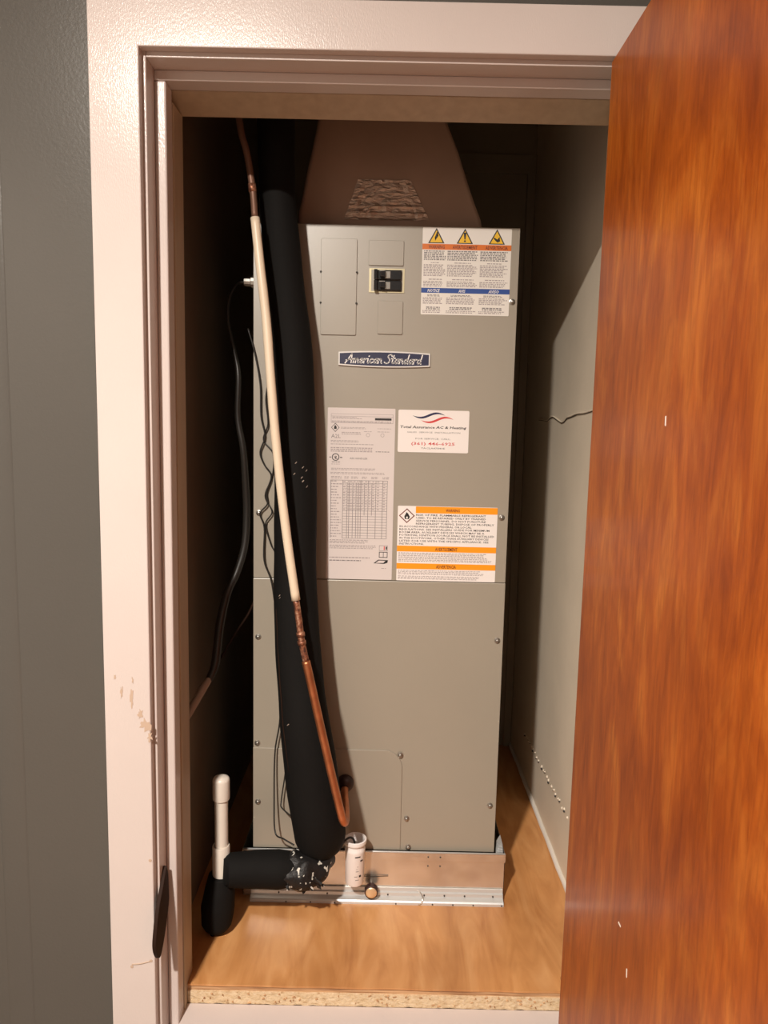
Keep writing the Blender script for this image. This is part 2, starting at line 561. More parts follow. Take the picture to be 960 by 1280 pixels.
# ------------------------------------------------------------------ air handler
CX0, CX1, CZ0, CZ1, CY = -.307, .292, .398, 1.894, .421
ah = thing('air_handler', 'tall grey-green metal air handler cabinet covered in labels, standing in the closet', 'air handler', ((CX0 + CX1) / 2, .68, CZ0))
bm = new(); box(bm, CX0, CX1, CY + .004, .955, CZ0, CZ1, .002); obj('cabinet', bm, M['cabinet'], ah)
bm = new(); box(bm, CX0, CX1, CY, CY + .0035, 1.0830, CZ1, .0006); obj('upper_panel', bm, M['cabinet'], ah)
bm = new(); box(bm, CX0, CX1, CY - .0035, CY + .0035, CZ0 + .002, 1.0818, .0012); obj('lower_panel', bm, M['cabinet'], ah)
bm = new()
prism(bm, rounded(CX0, .058, CZ0 + .004, .661, .045, (0, 0, 1, 0), 10), 'y', CY - .0066, CY - .0037, .0010)
obj('access_cover', bm, M['cabinet'], ah)
# scored knockouts
for x0, x1, z0, z1 in ((-.154, -.073, 1.651, 1.863), (-.047, .032, 1.806, 1.861), (-.024, .033, 1.655, 1.729)):
    bm = new()
    prism(bm, rounded(x0, x1, z0, z1, .003, n=3), 'y', CY - .0030, CY - .0002, .0007)
    k = obj('knockout', bm, M['cabinet'], ah)
    if x0 < -.1:
        bm = new()
        for zz in (1.722, 1.790):
            for xx in (x0, x1):
                lathe(bm, [(0, -.0016), (.0024, -.0014), (.0026, 0)], (xx, CY - .0022, zz), 'y', 8)
        obj('knockout_tab', bm, M['gasket'], k, kind='stuff')
# screws
def screw_bm():
    b = new()
    lathe(b, [(0, -.0062), (.0030, -.0061), (.0044, -.0050), (.0048, -.0022), (.0070, -.0016), (.0074, 0)], (0, 0, 0), 'y', 12)
    return b
sm = None
for x, z, dy in ((-.295, .939, .0035), (-.297, .672, .0035), (-.295, .522, .0066), (.278, .942, .0035), (.277, 1.239, 0), (.2805, 1.733, 0),
                 (.277, .523, .0035), (-.294, 1.238, 0), (.0525, .650, .0066), (.072, .484, .0035), (.078, .409, .0035)):
    if sm is None:
        sb = screw_bm()
        bmesh.ops.translate(sb, verts=sb.verts, vec=(x, CY - dy, z))
        o = obj('screw', sb, M['screw'], ah, at=(x, CY - dy, z), smooth_angle=50); sm = o
    else:
        o = sm.copy(); COL.objects.link(o); o.parent = ah
        o.location = Vector((x, CY - dy, z)) - origin_of(ah)
# double-pole breaker in its cutout
bm = new()
for a in ((-.045, .035, 1.797, 1.800), (-.045, .035, 1.747, 1.750), (-.045, -.040, 1.750, 1.797), (.031, .035, 1.750, 1.797)):
    box(bm, a[0], a[1], CY - .0018, CY, a[2], a[3])
obj('breaker_opening', bm, M['cutout_brass'], ah)
bm = new(); box(bm, -.040, .031, CY - .001, CY, 1.750, 1.797); obj('breaker_backing', bm, M['cabinet'], ah)
for z0, z1 in ((1.7745, 1.7960), (1.7510, 1.7728)):
    bm = new(); box(bm, -.034, .028, CY - .008, CY - .001, z0, z1, .0015); br = obj('breaker_pole', bm, M['black_plastic'], ah)
    bm = new(); box(bm, -.034, -.026, CY - .016, CY - .008, z0 - .001, z1, .0015); obj('handle_tie', bm, M['toggle'], br)
    bm = new(); prism(bm, [(-.020, z0 + .005), (-.008, z0 + .004), (-.008, z1 - .004), (-.020, z1 - .005)], 'y', CY - .020, CY - .008, .0015); obj('toggle', bm, M['toggle'], br)
    bm = new(); box(bm, -.009, .003, CY - .0092, CY - .008, z0 + .003, z1 - .003, .0005)  # bright metal patches standing in for glints on the black breaker
    box(bm, -.022, -.009, CY - .0088, CY - .008, z1 - .003, z1 - .0012); obj('glint_patch', bm, M['chrome'], br)

# ---------------- flat print
class Print:
    """collects flat printed shapes for one label; u, v run 0..1 from its upper left corner"""
    def __init__(s, parent, x0, x1, z0, z1, y):
        s.p, s.x0, s.z1, s.w, s.h, s.y, s.b = parent, x0, z1, x1 - x0, z1 - z0, y, {}
    def bm(s, c):
        return s.b.setdefault(c, new())
    def pt(s, u, v, lay): return (s.x0 + u * s.w, s.y - .00012 * lay, s.z1 - v * s.h)
    def poly(s, c, pts, lay=1):
        b = s.bm(c)
        f = b.faces.new([b.verts.new(s.pt(u, v, lay)) for u, v in pts])
        bmesh.ops.triangulate(b, faces=[f])
    def rect(s, c, u0, u1, v0, v1, lay=1): s.poly(c, [(u0, v0), (u0, v1), (u1, v1), (u1, v0)], lay)
    def frame(s, c, u0, u1, v0, v1, t, lay=1):
        tv = t * s.w / s.h
        s.rect(c, u0, u1, v0, v0 + tv, lay); s.rect(c, u0, u1, v1 - tv, v1, lay)
        s.rect(c, u0, u0 + t, v0, v1, lay); s.rect(c, u1 - t, u1, v0, v1, lay)
    def ring(s, c, u, v, r, t, lay=1, n=20):
        k = s.w / s.h
        for i in range(n):
            a, b = 2 * math.pi * i / n, 2 * math.pi * (i + 1) / n
            s.poly(c, [(u + r * math.cos(a), v + k * r * math.sin(a)), (u + r * math.cos(b), v + k * r * math.sin(b)),
                       (u + (r - t) * math.cos(b), v + k * (r - t) * math.sin(b)), (u + (r - t) * math.cos(a), v + k * (r - t) * math.sin(a))], lay)
    def lines(s, c, u0, u1, v0, v1, n, fill=.5, ragged=.25, lay=1):
        """rows of illegibly small print, as runs of short dashes"""
        pitch = (v1 - v0) / n
        for i in range(n):
            v = v0 + pitch * i
            end = u1 - (u1 - u0) * random.uniform(0, ragged)
            u = u0
            while u < end:
                w = random.uniform(.012, .05) * .16 / s.w
                s.rect(c, u, min(u + w, end), v, v + pitch * fill, lay)
                u += w + .010 * .16 / s.w
    def text(s, c, txt, u0, u1, v0, v1, lay=1, bold=0., shear=0., fit=True, align='C'):
        cu = bpy.data.curves.new('t', 'FONT')
        cu.body = txt; cu.resolution_u = 1; cu.offset = bold; cu.shear = shear
        to = bpy.data.objects.new('t', cu); COL.objects.link(to)
        dg = bpy.context.evaluated_depsgraph_get()
        dg.update()
        me = bpy.data.meshes.new_from_object(to.evaluated_get(dg))
        xs = [v.co.x for v in me.vertices]; ys = [v.co.y for v in me.vertices]
        x0, x1 = min(xs), max(xs)
        lo, hi = 0., .72
        b = s.bm(c)
        W = (u1 - u0)
        sx = W / (x1 - x0)
        if not fit:
            sx = (v1 - v0) * s.h / s.w / (hi - lo) * .95
            if align == 'C': u0 = u0 + (W - sx * (x1 - x0)) / 2
        vv = [b.verts.new(s.pt(u0 + (v.co.x - x0) * sx, v1 - (v.co.y - lo) / (hi - lo) * (v1 - v0), lay)) for v in me.vertices]
        for p in me.polygons:
            try: b.faces.new([vv[i] for i in p.vertices])
            except ValueError: pass
        bpy.data.objects.remove(to); bpy.data.curves.remove(cu); bpy.data.meshes.remove(me)
    def stroke(s, c, pts, w, lay=1):
        """a pen stroke along pts, in metres of width w"""
        for (a, b_) in zip(pts, pts[1:]):
            d = Vector(((b_[0] - a[0]) * s.w, (b_[1] - a[1]) * s.h))
            if d.length < 1e-7: continue
            d.normalize(); n = Vector((-d.y, d.x)) * w / 2
            e = d * w * .35
            q = []
            for (p, sg, sn) in ((a, -1, 1), (b_, 1, 1), (b_, 1, -1), (a, -1, -1)):
                q.append((p[0] + (n.x * sn + e.x * sg) / s.w, p[1] + (n.y * sn + e.y * sg) / s.h))
            s.poly(c, q, lay)
    def done(s):
        for c, b in s.b.items():
            for f in b.faces:
                f.normal_update()
            flip = [f for f in b.faces if f.normal.y > 0]
            if flip: bmesh.ops.reverse_faces(b, faces=flip)
            obj('print', b, M[c], s.p, kind='stuff')

def sticker(name, x0, x1, z0, z1, material, label, r=.002):
    bm = new()
    prism(bm, rounded(x0, x1, z0, z1, r, n=3), 'y', CY - .0007, CY - .0001)
    o = obj(name, bm, material, ah, label=label)
    return o, Print(o, x0, x1, z0, z1, CY - .0007)

# --- upper right warning label
lb, P = sticker('warning_label', .0735, .2735, 1.701, 1.8915, M['white_label'], 'white warning label with three yellow triangles, an orange and a blue band')
for k, cu in enumerate((.155, .475, .835)):
    P.poly('ink', [(cu - .092, .178), (cu + .092, .178), (cu, .004)], 1)
    P.poly('yellow', [(cu - .072, .168), (cu + .072, .168), (cu, .030)], 2)
    if k == 0:
        P.poly('ink', [(cu + .006, .045), (cu - .018, .110), (cu - .002, .108), (cu - .014, .150), (cu + .022, .092), (cu + .006, .094), (cu + .018, .055)], 3)
    elif k == 1:
        P.poly('ink', [(cu - .016, .050), (cu + .016, .050), (cu + .006, .130), (cu - .006, .130)], 3)
        P.ring('ink', cu, .148, .011, .011, 3, 10)
    else:
        P.poly('ink', [(cu - .040, .110), (cu - .030, .100), (cu + .004, .122), (cu + .026, .095), (cu + .034, .100), (cu + .024, .130), (cu + .036, .140), (cu + .010, .156), (cu - .012, .142)], 3)
P.rect('orange_dark', 0, 1, .185, .250)
for t, a, b in (('WARNING', .07, .25), ('AVERTISSEMENT', .34, .62), ('ADVERTENCIA', .71, .96)):
    P.text('maroon', t, a, b, .198, .238, 2, .02)
P.rect('blue', 0, 1, .690, .748)
for t, a, b in (('NOTICE', .07, .21), ('AVIS', .42, .50), ('AVISO', .76, .88)):
    P.text('ink_white', t, a, b, .702, .738, 2, .02, .25)
for a, b in ((.02, .27), (.285, .63), (.655, .975)):
    P.lines('ink_grey', a, b, .262, .378, 6, .62, .12)
    P.lines('ink_soft', a + .08, b - .08, .395, .409, 1, .7, 0)
    P.lines('ink_soft', a, b, .420, .560, 8, .6, .2)
    P.lines('ink_soft', a + .06, b - .04, .585, .600, 1, .7, 0)
    P.lines('ink_soft', a, b, .612, .680, 4, .6, .2)
    P.lines('ink_grey', a + .05, b - .05, .768, .792, 2, .6, .1)
    P.lines('ink_soft', a, b, .800, .880, 5, .6, .2)
    P.lines('ink_grey', a + .04, b - .05, .908, .945, 2, .7, .1)
    P.lines('ink_soft', a, b, .950, .985, 2, .6, .2)
P.done()

# --- tall rating label
lb, P = sticker('rating_label', -.135, .0215, 1.084, 1.487, M['pink_label'], 'tall rose-white rating label with a table')
P.frame('ink_soft', .05, .97, .034, .086, .005)
P.rect('ink_soft', .05, .97, .047, .049)
P.rect('ink', .70, .945, .0555, .068)
P.lines('ink_soft', .07, .55, .052, .066, 2, .5, .3)
P.lines('ink_soft', .06, .95, .074, .086, 2, .6, .05)
for a in (.115,):
    P.poly('ink', [(a - .062, .113), (a, .113 + .026), (a + .062, .113), (a, .113 - .026)], 1)
    P.poly('pink_label', [(a - .052, .113), (a, .113 + .0215), (a + .052, .113), (a, .113 - .0215)], 2)
    P.poly('ink', [(a - .018, .122), (a + .018, .122), (a + .021, .112), (a + .008, .102), (a + .004, .108), (a - .006, .099), (a - .020, .112)], 3)
P.text('ink_grey', 'A2L', .055, .195, .150, .173, 1)
P.lines('ink_soft', .20, .58, .110, .122, 2, .5, .1)
P.lines('ink_soft', .21, .50, .138, .156, 2, .5, .1)
P.lines('ink_soft', .54, .66, .132, .138, 1, .5, 0); P.lines('ink_soft', .74, .92, .132, .138, 1, .5, 0)
P.lines('ink_soft', .74, .94, .114, .120, 1, .5, 0)
P.ring('ink_soft', .60, .153, .028, .006); P.ring('ink_soft', .815, .153, .028, .006)
P.lines('ink_soft', .05, .50, .186, .200, 2, .5, .2)
P.lines('ink_soft', .05, .70, .206, .216, 1, .4, .05)
P.lines('ink_soft', .05, .72, .226, .256, 3, .55, .1)
P.lines('ink_grey', .72, .92, .246, .254, 1, .5, 0)
P.ring('ink', .125, .283, .056, .012)
P.stroke('ink', [(.105, .277), (.112, .289), (.128, .290), (.138, .278)], .0012, 2)
P.stroke('ink', [(.125, .277), (.125, .292), (.150, .292)], .0012, 2)
P.lines('ink_grey', .03, .06, .281, .288, 1, .8, 0); P.lines('ink_grey', .19, .23, .281, .290, 1, .8, 0)
P.lines('ink_grey', .07, .19, .309, .316, 1, .6, 0); P.lines('ink_soft', .06, .19, .322, .328, 1, .5, 0)
P.text('ink_grey', 'AIR HANDLER', .335, .60, .283, .294, 1, .01)
P.lines('ink_soft', .06, .72, .346, .362, 2, .5, .15)
P.lines('ink_soft', .05, .90, .370, .384, 2, .5, .1)
for a, b in ((.06, .22), (.26, .33), (.36, .47), (.52, .60), (.66, .77), (.83, .93)):
    P.lines('ink_soft', a, b, .394, .410, 2, .5, .1)
T0, T1 = .415, .755
for u, a, b in ((.055, T0, .755), (.235, T0, T1), (.300, .43, T1), (.330, .43, T1), (.385, .43, T1), (.435, .43, T1), (.470, .43, T1), (.505, T0, T1), (.56, .43, .62), (.615, T0, T1), (.67, .43, .62), (.73, T0, T1), (.83, T0, T1), (.90, T0, T1)):
    P.rect('ink_grey', u, u + .007, a, b)
for i in range(22):
    v = T0 + (T1 - T0) * i / 21
    P.rect('ink_grey' if i in (0, 1, 11, 13, 15, 17, 18, 19, 21) else 'ink_soft', .235 if i not in (0,) else .055, .905, v, v + .0022)
    if i < 21:
        P.lines('ink_soft', .06, .23, v + .004, v + .014, 1, .55, .5)
        if i < 11:
            for a in (.245, .31, .345, .395, .445, .48, .515, .57, .625, .68, .75, .84):
                P.lines('ink_soft', a, a + .036, v + .005, v + .013, 1, .6, .1)
P.lines('ink_soft', .05, .70, .765, .790, 3, .5, .2)
P.lines('ink_soft', .05, .78, .797, .822, 3, .5, .15)
P.lines('ink_soft', .05, .66, .868, .880, 1, .5, 0); P.lines('ink_grey', .05, .53, .886, .897, 1, .5, 0)
P.frame('ink_soft', .80, .93, .795, .828, .008); P.rect('red', .87, .885, .800, .822); P.rect('ink', .90, .92, .802, .820)
P.frame('ink', .80, .93, .833, .868, .010); P.rect('ink', .862, .870, .833, .868)
P.poly('ink', [(.72, .902), (.79, .880), (.94, .882), (.93, .898), (.88, .905)], 1)
P.poly('pink_label', [(.75, .900), (.80, .885), (.90, .886), (.87, .899)], 2)
P.lines('ink_soft', .84, .91, .930, .938, 1, .5, 0)
P.done()

# --- service sticker
lb, P = sticker('service_sticker', .0285, .1925, 1.388, 1.4855, M['sticker_white'], 'white service sticker with navy and red waves', .003)
def wave(c, u0, u1, v0, amp, drop, thick):
    n = 18; up, dn = [], []
    for i in range(n + 1):
        t = i / n
        u = u0 + (u1 - u0) * t
        v = v0 + drop * t - amp * math.sin((t - .5) * 2 * math.pi) + amp * .1
        w = thick * math.sin(math.pi * t) ** .8
        up.append((u, v - w / 2)); dn.append((u, v + w / 2))
    for i in range(n):
        P.poly(c, [up[i], dn[i], dn[i + 1], up[i + 1]], 1)
wave('navy', .20, .66, .125, .052, -.012, .055)
wave('red', .32, .78, .235, .052, -.03, .055)
P.text('ink', 'Total Assurance AC & Heating', .03, .965, .370, .430, 1, .022, .15)
P.text('ink_grey', 'SALES  SERVICE  INSTALLATION', .13, .88, .505, .540, 1, .005)
P.text('ink_grey', 'FOR SERVICE, CALL:', .25, .75, .655, .692, 1, .005)
P.text('red', '(361) 446-6925', .19, .81, .755, .825, 1, .015)
P.text('ink_grey', 'TACLA47840E', .33, .67, .880, .918, 1, .01)
P.done()

# --- orange banded refrigerant label
lb, P = sticker('refrigerant_label', .0325, .2670, 1.0835, 1.2620, M['sticker_white'], 'white flammable refrigerant label with three orange bands')
P.rect('orange', .180, 1, .004, .092)
P.text('maroon', 'WARNING', .48, .62, .030, .070, 2, .02)
P.poly('maroon', [(.012, .130), (.092, .228), (.172, .130), (.092, .032)], 1)
P.poly('sticker_white', [(.026, .130), (.092, .211), (.158, .130), (.092, .049)], 2)
P.poly('ink', [(.072, .175), (.112, .175), (.122, .145), (.106, .105), (.098, .120), (.088, .082), (.066, .138)], 3)
P.poly('sticker_white', [(.086, .168), (.100, .168), (.102, .150), (.093, .138), (.084, .150)], 4)
TX = (('RISK OF FIRE. FLAMMABLE REFRIGERANT', .185, .885), ('USED. TO BE REPAIRED ONLY BY TRAINED', .185, .885), ('SERVICE PERSONNEL. DO NOT PUNCTURE', .185, .885),
      ('REFRIGERANT TUBING. DISPOSE OF PROPERLY', .185, .970), ('IN ACCORDANCE WITH FEDERAL OR LOCAL', .020, .745), ('REGULATIONS. SEE INSTALLERS GUIDE FOR MINIMUM', .020, .925),
      ('ROOM AREA. AUXILIARY DEVICES WHICH MAY BE A', .020, .875), ('POTENTIAL IGNITION SOURCE SHALL NOT BE INSTALLED', .020, .975), ('IN THE DUCTWORK, OTHER THAN AUXILIARY DEVICES', .020, .920),
      ('LISTED FOR USE WITH THE SPECIFIC APPLIANCE. SEE', .020, .920), ('INSTRUCTIONS.', .020, .270))
for i, (t, a, b) in enumerate(TX):
    v = .104 + .0385 * i
    P.text('ink', t, a, b, v, v + .0255, 1, .012)
P.rect('orange', 0, 1, .530, .608); P.text('maroon', 'AVERTISSEMENT', .385, .61, .548, .592, 2, .02)
P.lines('ink_soft', .015, .97, .622, .750, 7, .5, .12)
P.rect('orange', 0, 1, .765, .842); P.text('maroon', 'ADVERTENCIA', .40, .60, .783, .827, 2, .02)
P.lines('ink_soft', .015, .98, .858, .925, 4, .5, .2)
P.lines('ink_soft', .015, .84, .935, .985, 3, .5, .1)
P.done()

# --- maker's badge, domed ends, script lettering
BX0, BX1, BZ0, BZ1 = -.112, .098, 1.5805, 1.6165
def badge_pts(ins):
    x0, x1, z0, z1 = BX0 + ins, BX1 - ins, BZ0 + ins, BZ1 - ins
    out = []
    for i in range(13):
        t = i / 12
        out.append((x0 + (x1 - x0) * t, z0 + .0035 * (2 * t - 1) ** 2 - .0005))
    for i in range(13):
        t = 1 - i / 12
        out.append((x0 + (x1 - x0) * t, z1 - .0035 * (2 * t - 1) ** 2 + .0005))
    return out
bm = new(); prism(bm, badge_pts(0), 'y', CY - .005, CY, .001)
bd = obj('badge', bm, M['badge_rim'], ah, label='navy maker badge with a silver-white rim and white script lettering')
bm = new(); prism(bm, badge_pts(.0032), 'y', CY - .0054, CY - .0045); obj('badge_field', bm, M['badge_navy'], bd)
GL = {'A': (.80, [[(.0, -.05), (.22, .4), (.50, 1.02), (.58, .45), (.62, 0)], [(.02, .30), (.35, .36), (.70, .42)]]),
      'm': (.66, [[(.02, .5), (.04, 0)], [(.04, .3), (.16, .5), (.26, .44), (.27, 0)], [(.27, .3), (.40, .5), (.50, .44), (.51, .08), (.58, .0)]]),
      'e': (.46, [[(.04, .24), (.34, .32), (.30, .5), (.14, .5), (.04, .28), (.10, .04), (.26, 0), (.42, .14)]]),
      'r': (.38, [[(.02, .5), (.04, 0)], [(.04, .28), (.16, .48), (.32, .48)]]),
      'i': (.22, [[(.04, .5), (.05, .06), (.14, 0)], [(.07, .74), (.10, .80)]]),
      'c': (.44, [[(.36, .42), (.22, .5), (.06, .34), (.06, .12), (.20, 0), (.40, .12)]]),
      'a': (.50, [[(.36, .5), (.36, .08), (.46, 0)], [(.36, .42), (.22, .5), (.06, .34), (.06, .10), (.18, 0), (.36, .18)]]),
      'n': (.48, [[(.02, .5), (.04, 0)], [(.04, .3), (.18, .5), (.30, .44), (.32, .08), (.42, 0)]]),
      'S': (.66, [[(.62, .80), (.50, 1.0), (.26, .96), (.18, .74), (.40, .52), (.48, .26), (.34, .02), (.10, .0), (-.06, .14)]]),
      't': (.36, [[(.14, .92), (.10, .10), (.22, 0), (.30, .06)], [(-.04, .54), (.34, .60)]]),
      'd': (.52, [[(.40, 1.0), (.36, .08), (.46, 0)], [(.36, .42), (.22, .5), (.06, .34), (.06, .10), (.18, 0), (.36, .18)]]),
      ' ': (.26, [])}
P = Print(bd, BX0, BX1, BZ0, BZ1, CY - .0054)
word = 'American Standard'
tot = sum(GL[ch][0] for ch in word)
# the letters share the badge's slight slant; capital height is about half the badge
u, sx, capv = .075, .83 / tot, .56
for ch in word:
    adv, st = GL[ch]
    for s_ in st:
        q = [(u + (x + .22 * y) * sx, .76 - y * capv) for x, y in s_]
        P.stroke('ink_white', q, .0026, 1)
    u += adv * sx
P.done()

# grommet where the copper enters the cabinet
bm = new()
tube(bm, [(-.081, CY - .014, .560), (-.081, CY - .004, .560)], .006, 10, 1)
lathe(bm, [(.0, -.020), (.012, -.019), (.019, -.013), (.0215, -.006), (.0215, 0), (0, 0)], (-.081, CY - .0052, .576), 'y', 20)
obj('grommet', bm, M['rubber'], ah, smooth_angle=40)
# side connector of the power cable
bm = new()
lathe(bm, [(0, 0), (.017, 0), (.017, -.008), (.013, -.010), (.013, -.024), (.0, -.025)], (CX0, .445, 1.768), 'x', 14)
obj('cable_connector', bm, M['chrome'], ah)

# ------------------------------------------------------------------ plenum on top
pl = thing('supply_plenum', 'brown tapering duct plenum rising from the top of the air handler', 'duct', (0, .66, CZ1))
bm = new()
prof = [(CZ1, -.213, .216, .466), (1.925, -.214, .209, .466), (1.965, -.205, .192, .466), (2.015, -.196, .173, .467), (2.075, -.182, .152, .468), (2.134, -.170, .126, .469),
        (2.25, -.155, .100, .472), (2.45, -.148, .090, .475), (CC, -.148, .090, .475)]
rings = []
for z, a, b, y in prof:
    rr = []
    for (px, py) in rounded(a, b, y, .86, .012, n=3):
        rr.append(bm.verts.new((px, py, z)))
    rings.append(rr)
for a, b in zip(rings, rings[1:]):
    for k in range(len(a)):
        bm.faces.new((a[k], a[(k + 1) % len(a)], b[(k + 1) % len(a)], b[k]))
bm.faces.new(rings[0][::-1]); bm.faces.new(rings[-1])
obj('duct_body', bm, M['duct'], pl, smooth_angle=35)
# wrinkled patch of foil tape
bm = new()
nx, nz = 26, 18
V = []
for k in range(nz + 1):
    t = k / nz
    z = 1.917 + t * .088
    xl = -.106 + .030 * t if t > .3 else -.106 + .009 * t / .3
    xr = .090 - .045 * t
    row = []
    for i in range(nx + 1):
        s_ = i / nx
        x = xl + (xr - xl) * s_
        yy = .4655 - .0012 - .004 * abs(noise.noise(Vector((x * 45 + z * 20, z * 60 - x * 12, 2)))) - (.0016 if (k % 3 == 0 and t < .45) else 0)
        row.append(bm.verts.new((x + .002 * noise.noise(Vector((x * 50, z * 60, 0))), yy, z + (.004 * noise.noise(Vector((x * 45, 1, 1))) if k in (0, nz) else 0))))
    V.append(row)
for k in range(nz):
    for i in range(nx):
        bm.faces.new((V[k][i], V[k][i + 1], V[k + 1][i + 1], V[k + 1][i]))
obj('foil_tape_patch', bm, M['foil'], pl, label='wrinkled metal foil tape patch')

# ------------------------------------------------------------------ drain pan under the cabinet
PX0, PX1, PY, PZ1 = -.331, .318, .408, .402
pan = thing('drain_pan', 'shiny galvanised drain pan under the air handler on the plywood floor', 'pan', (0, .68, FZ))
bm = new()
T = .0012
box(bm, PX0, PX1, PY, PY + T, FZ + .002, PZ1)
box(bm, PX0, PX1, .975, .975 + T, FZ + .002, PZ1)
box(bm, PX0, PX0 + T, PY, .976, FZ + .002, PZ1)
box(bm, PX1 - T, PX1, PY, .976, FZ + .002, PZ1)
box(bm, PX0, PX1, PY, .976, FZ, FZ + .002)
obj('pan_wall', bm, M['galv'], pan)
bm = new()   # folded upper band with its uneven lower edge, and rolled rim
n = 24
low = [(PX0 - .001 + (PX1 - PX0 + .002) * i / n, .3795 + (.004 if i < 9 else .0) * math.sin(i * .7) + .001 * noise.noise(Vector((i * .4, 0, 0)))) for i in range(n + 1)]
prism(bm, low + [(PX1 + .001, PZ1 + .001), (PX0 - .001, PZ1 + .001)], 'y', PY - .0022, PY - .0003)
obj('folded_band', bm, M['galv'], pan)
bm = new(); tube(bm, [(PX0, PY - .001, PZ1), (PX1, PY - .001, PZ1)], .0022, 8, 1); obj('rim', bm, M['strip'], pan)
bm = new()
for x in (.128, .158):
    for z in (.391, .366):
        lathe(bm, [(0, -.0014), (.0016, -.0012), (.002, 0)], (x, PY - (.0022 if z > .38 else 0), z), 'y', 8)
obj('rivet', bm, M['gasket'], pan, kind='stuff')
bm = new()   # support blocks that carry the cabinet inside the pan
for x in (-.25, .0, .24):
    box(bm, x - .03, x + .03, .45, .93, FZ + .002, CZ0)
obj('support', bm, M['black_plastic'], pan)
bm = new()   # crumpled foil corner at the right
for k in range(5):
    z0 = PZ1 - .004 + k * .004
    prism(bm, [(PX1 - .022 + .003 * k, PY + .006 + .004 * k), (PX1 - .004, PY + .004 + .003 * k), (PX1 - .003, PY + .03 + .008 * k), (PX1 - .018, PY + .034)], 'z', z0, z0 + .0015)
obj('foil_corner', bm, M['strip'], pan)
# zinc angle along its foot
ang = thing('zinc_angle', 'ribbed zinc angle strip along the foot of the drain pan', 'metal strip', (0, .37, FZ))
bm = new()
pts = [(PY - .0008, FZ + .0305), (PY - .0045, FZ + .030), (PY - .006, FZ + .022), (PY - .011, FZ + .0205), (PY - .012, FZ + .013), (PY - .017, FZ + .0115), (PY - .024, FZ + .009), (PY - .0265, FZ + .006), (PY - .0270, FZ), (PY - .0008, FZ)]
prism(bm, pts, 'x', PX0 + .022, PX1 - .003)
obj('angle_body', bm, M['strip'], ang)
bm = new()
for x in (-.24, -.18, -.12, .03, .12, .17, .22, .29):
    lathe(bm, [(0, -.0012), (.0018, -.001), (.0022, .001)], (x, PY - .0125, FZ + .0165), 'y', 8)
    lathe(bm, [(0, -.0012), (.0016, -.001), (.002, .001)], (x + .02, PY - .0272, FZ + .003), 'y', 8)
obj('pinhole', bm, M['gasket'], ang, kind='stuff')
bm = new(); tube(bm, [(.105, PY - .030, FZ + .004), (.112, PY - .030, FZ + .008), (.116, PY - .024, FZ + .017), (.111, PY - .014, FZ + .024), (.104, PY - .010, FZ + .026)], .0011, 6, 4)
obj('bent_tab', bm, M['chrome'], ang)
# brass drain cap
bm = new(); lathe(bm, [(0, -.034), (.0150, -.034), (.0163, -.033), (.0168, -.030), (.0168, -.020), (.0060, -.019), (.006, 0), (0, 0)], (-.011, PY, .3140), 'y', 28); cap_t = obj('drain_cap', bm, M['rubber'], pan, smooth_angle=40, label='small round drain cap with a brass face')
bm = new(); lathe(bm, [(0, -.0365), (.010, -.0363), (.0132, -.0352), (.0140, -.0338), (0, -.0336)], (-.011, PY, .3140), 'y', 28); obj('brass_face', bm, M['brass'], cap_t, smooth_angle=60)
# wire lying across the pan face behind the cap
bm = new(); tube(bm, [(-.05, PY - .002, .337), (-.01, PY - .004, .338), (.03, PY - .002, .3385)], .0009, 6, 4); obj('scribe_wire', bm, M['gasket'], pan)

# ------------------------------------------------------------------ insulated suction line
su = thing('insulated_suction_line', 'thick black foam insulated refrigerant line leaning down the cabinet front', 'pipe', (-.13, .31, .43))
path = [(-.262, .352, CC), (-.254, .352, 2.30), (-.247, .352, 2.090), (-.243, .353, 1.924), (-.226, .354, 1.758), (-.208, .353, 1.604), (-.204, .352, 1.500), (-.1985, .346, 1.322), (-.198, .334, 1.144),
        (-.189, .316, .963), (-.170, .298, .784), (-.150, .298, .640), (-.140, .303, .560), (-.134, .322, .500), (-.130, .352, .482)]
bm = new()
tube(bm, path, [.040, .040, .040, .039, .041, .044, .0455, .047, .0475, .050, .0555, .0600, .0610, .0600, .055], 28, 7, wob=.05, wfreq=9)
foam = obj('foam_sleeve', bm, M['foam'], su)
bm = new()
tube(bm, [(-.130, .345, .480), (-.128, .38, .478), (-.127, CY - .007, .478)], .018, 14, 4)
obj('copper_stub', bm, M['copper_dark'], su)
# long glued slit of the foam and pale scuffs
sp_ = smooth_path(path, 7)
def on_foam(z, ang, extra=.0005):
    k = min(range(len(sp_)), key=lambda i: abs(sp_[i].z - z))
    c = sp_[k]
    rads = [.040, .040, .040, .039, .041, .044, .0455, .047, .0475, .050, .0555, .0600, .0610, .0600, .055]
    t = k / (len(sp_) - 1) * (len(rads) - 1); j = min(int(t), len(rads) - 2)
    r = rads[j] + (rads[j + 1] - rads[j]) * (t - j) + extra
    return Vector((c.x + r * math.sin(ang), c.y - r * math.cos(ang), z))
bm = new()
tube(bm, [on_foam(1.04 - .04 * i, -.95 + .012 * i, -.0005) for i in range(10)], .0016, 5, 4)
obj('glue_line', bm, M['bronze'], su)
bm = new()
for (z, a, s_) in ((1.362, .10, .005), (1.352, .42, .004), (1.338, .02, .004), (1.330, .36, .004), (1.322, .42, .006), (1.310, .62, .003), (1.345, .60, .003), (1.070, -.72, .004), (1.065, -.70, .003), (.79, -.62, .005)):
    c = on_foam(z, a, .0)
    b = on_foam(z + .004, a + .08, .0)
    tube(bm, [c, (c + b) / 2 + Vector((0, -.0002, 0)), b], s_ * .22, 5, 3)
obj('scuff_mark', bm, M['grey_sheath'], su, kind='stuff')

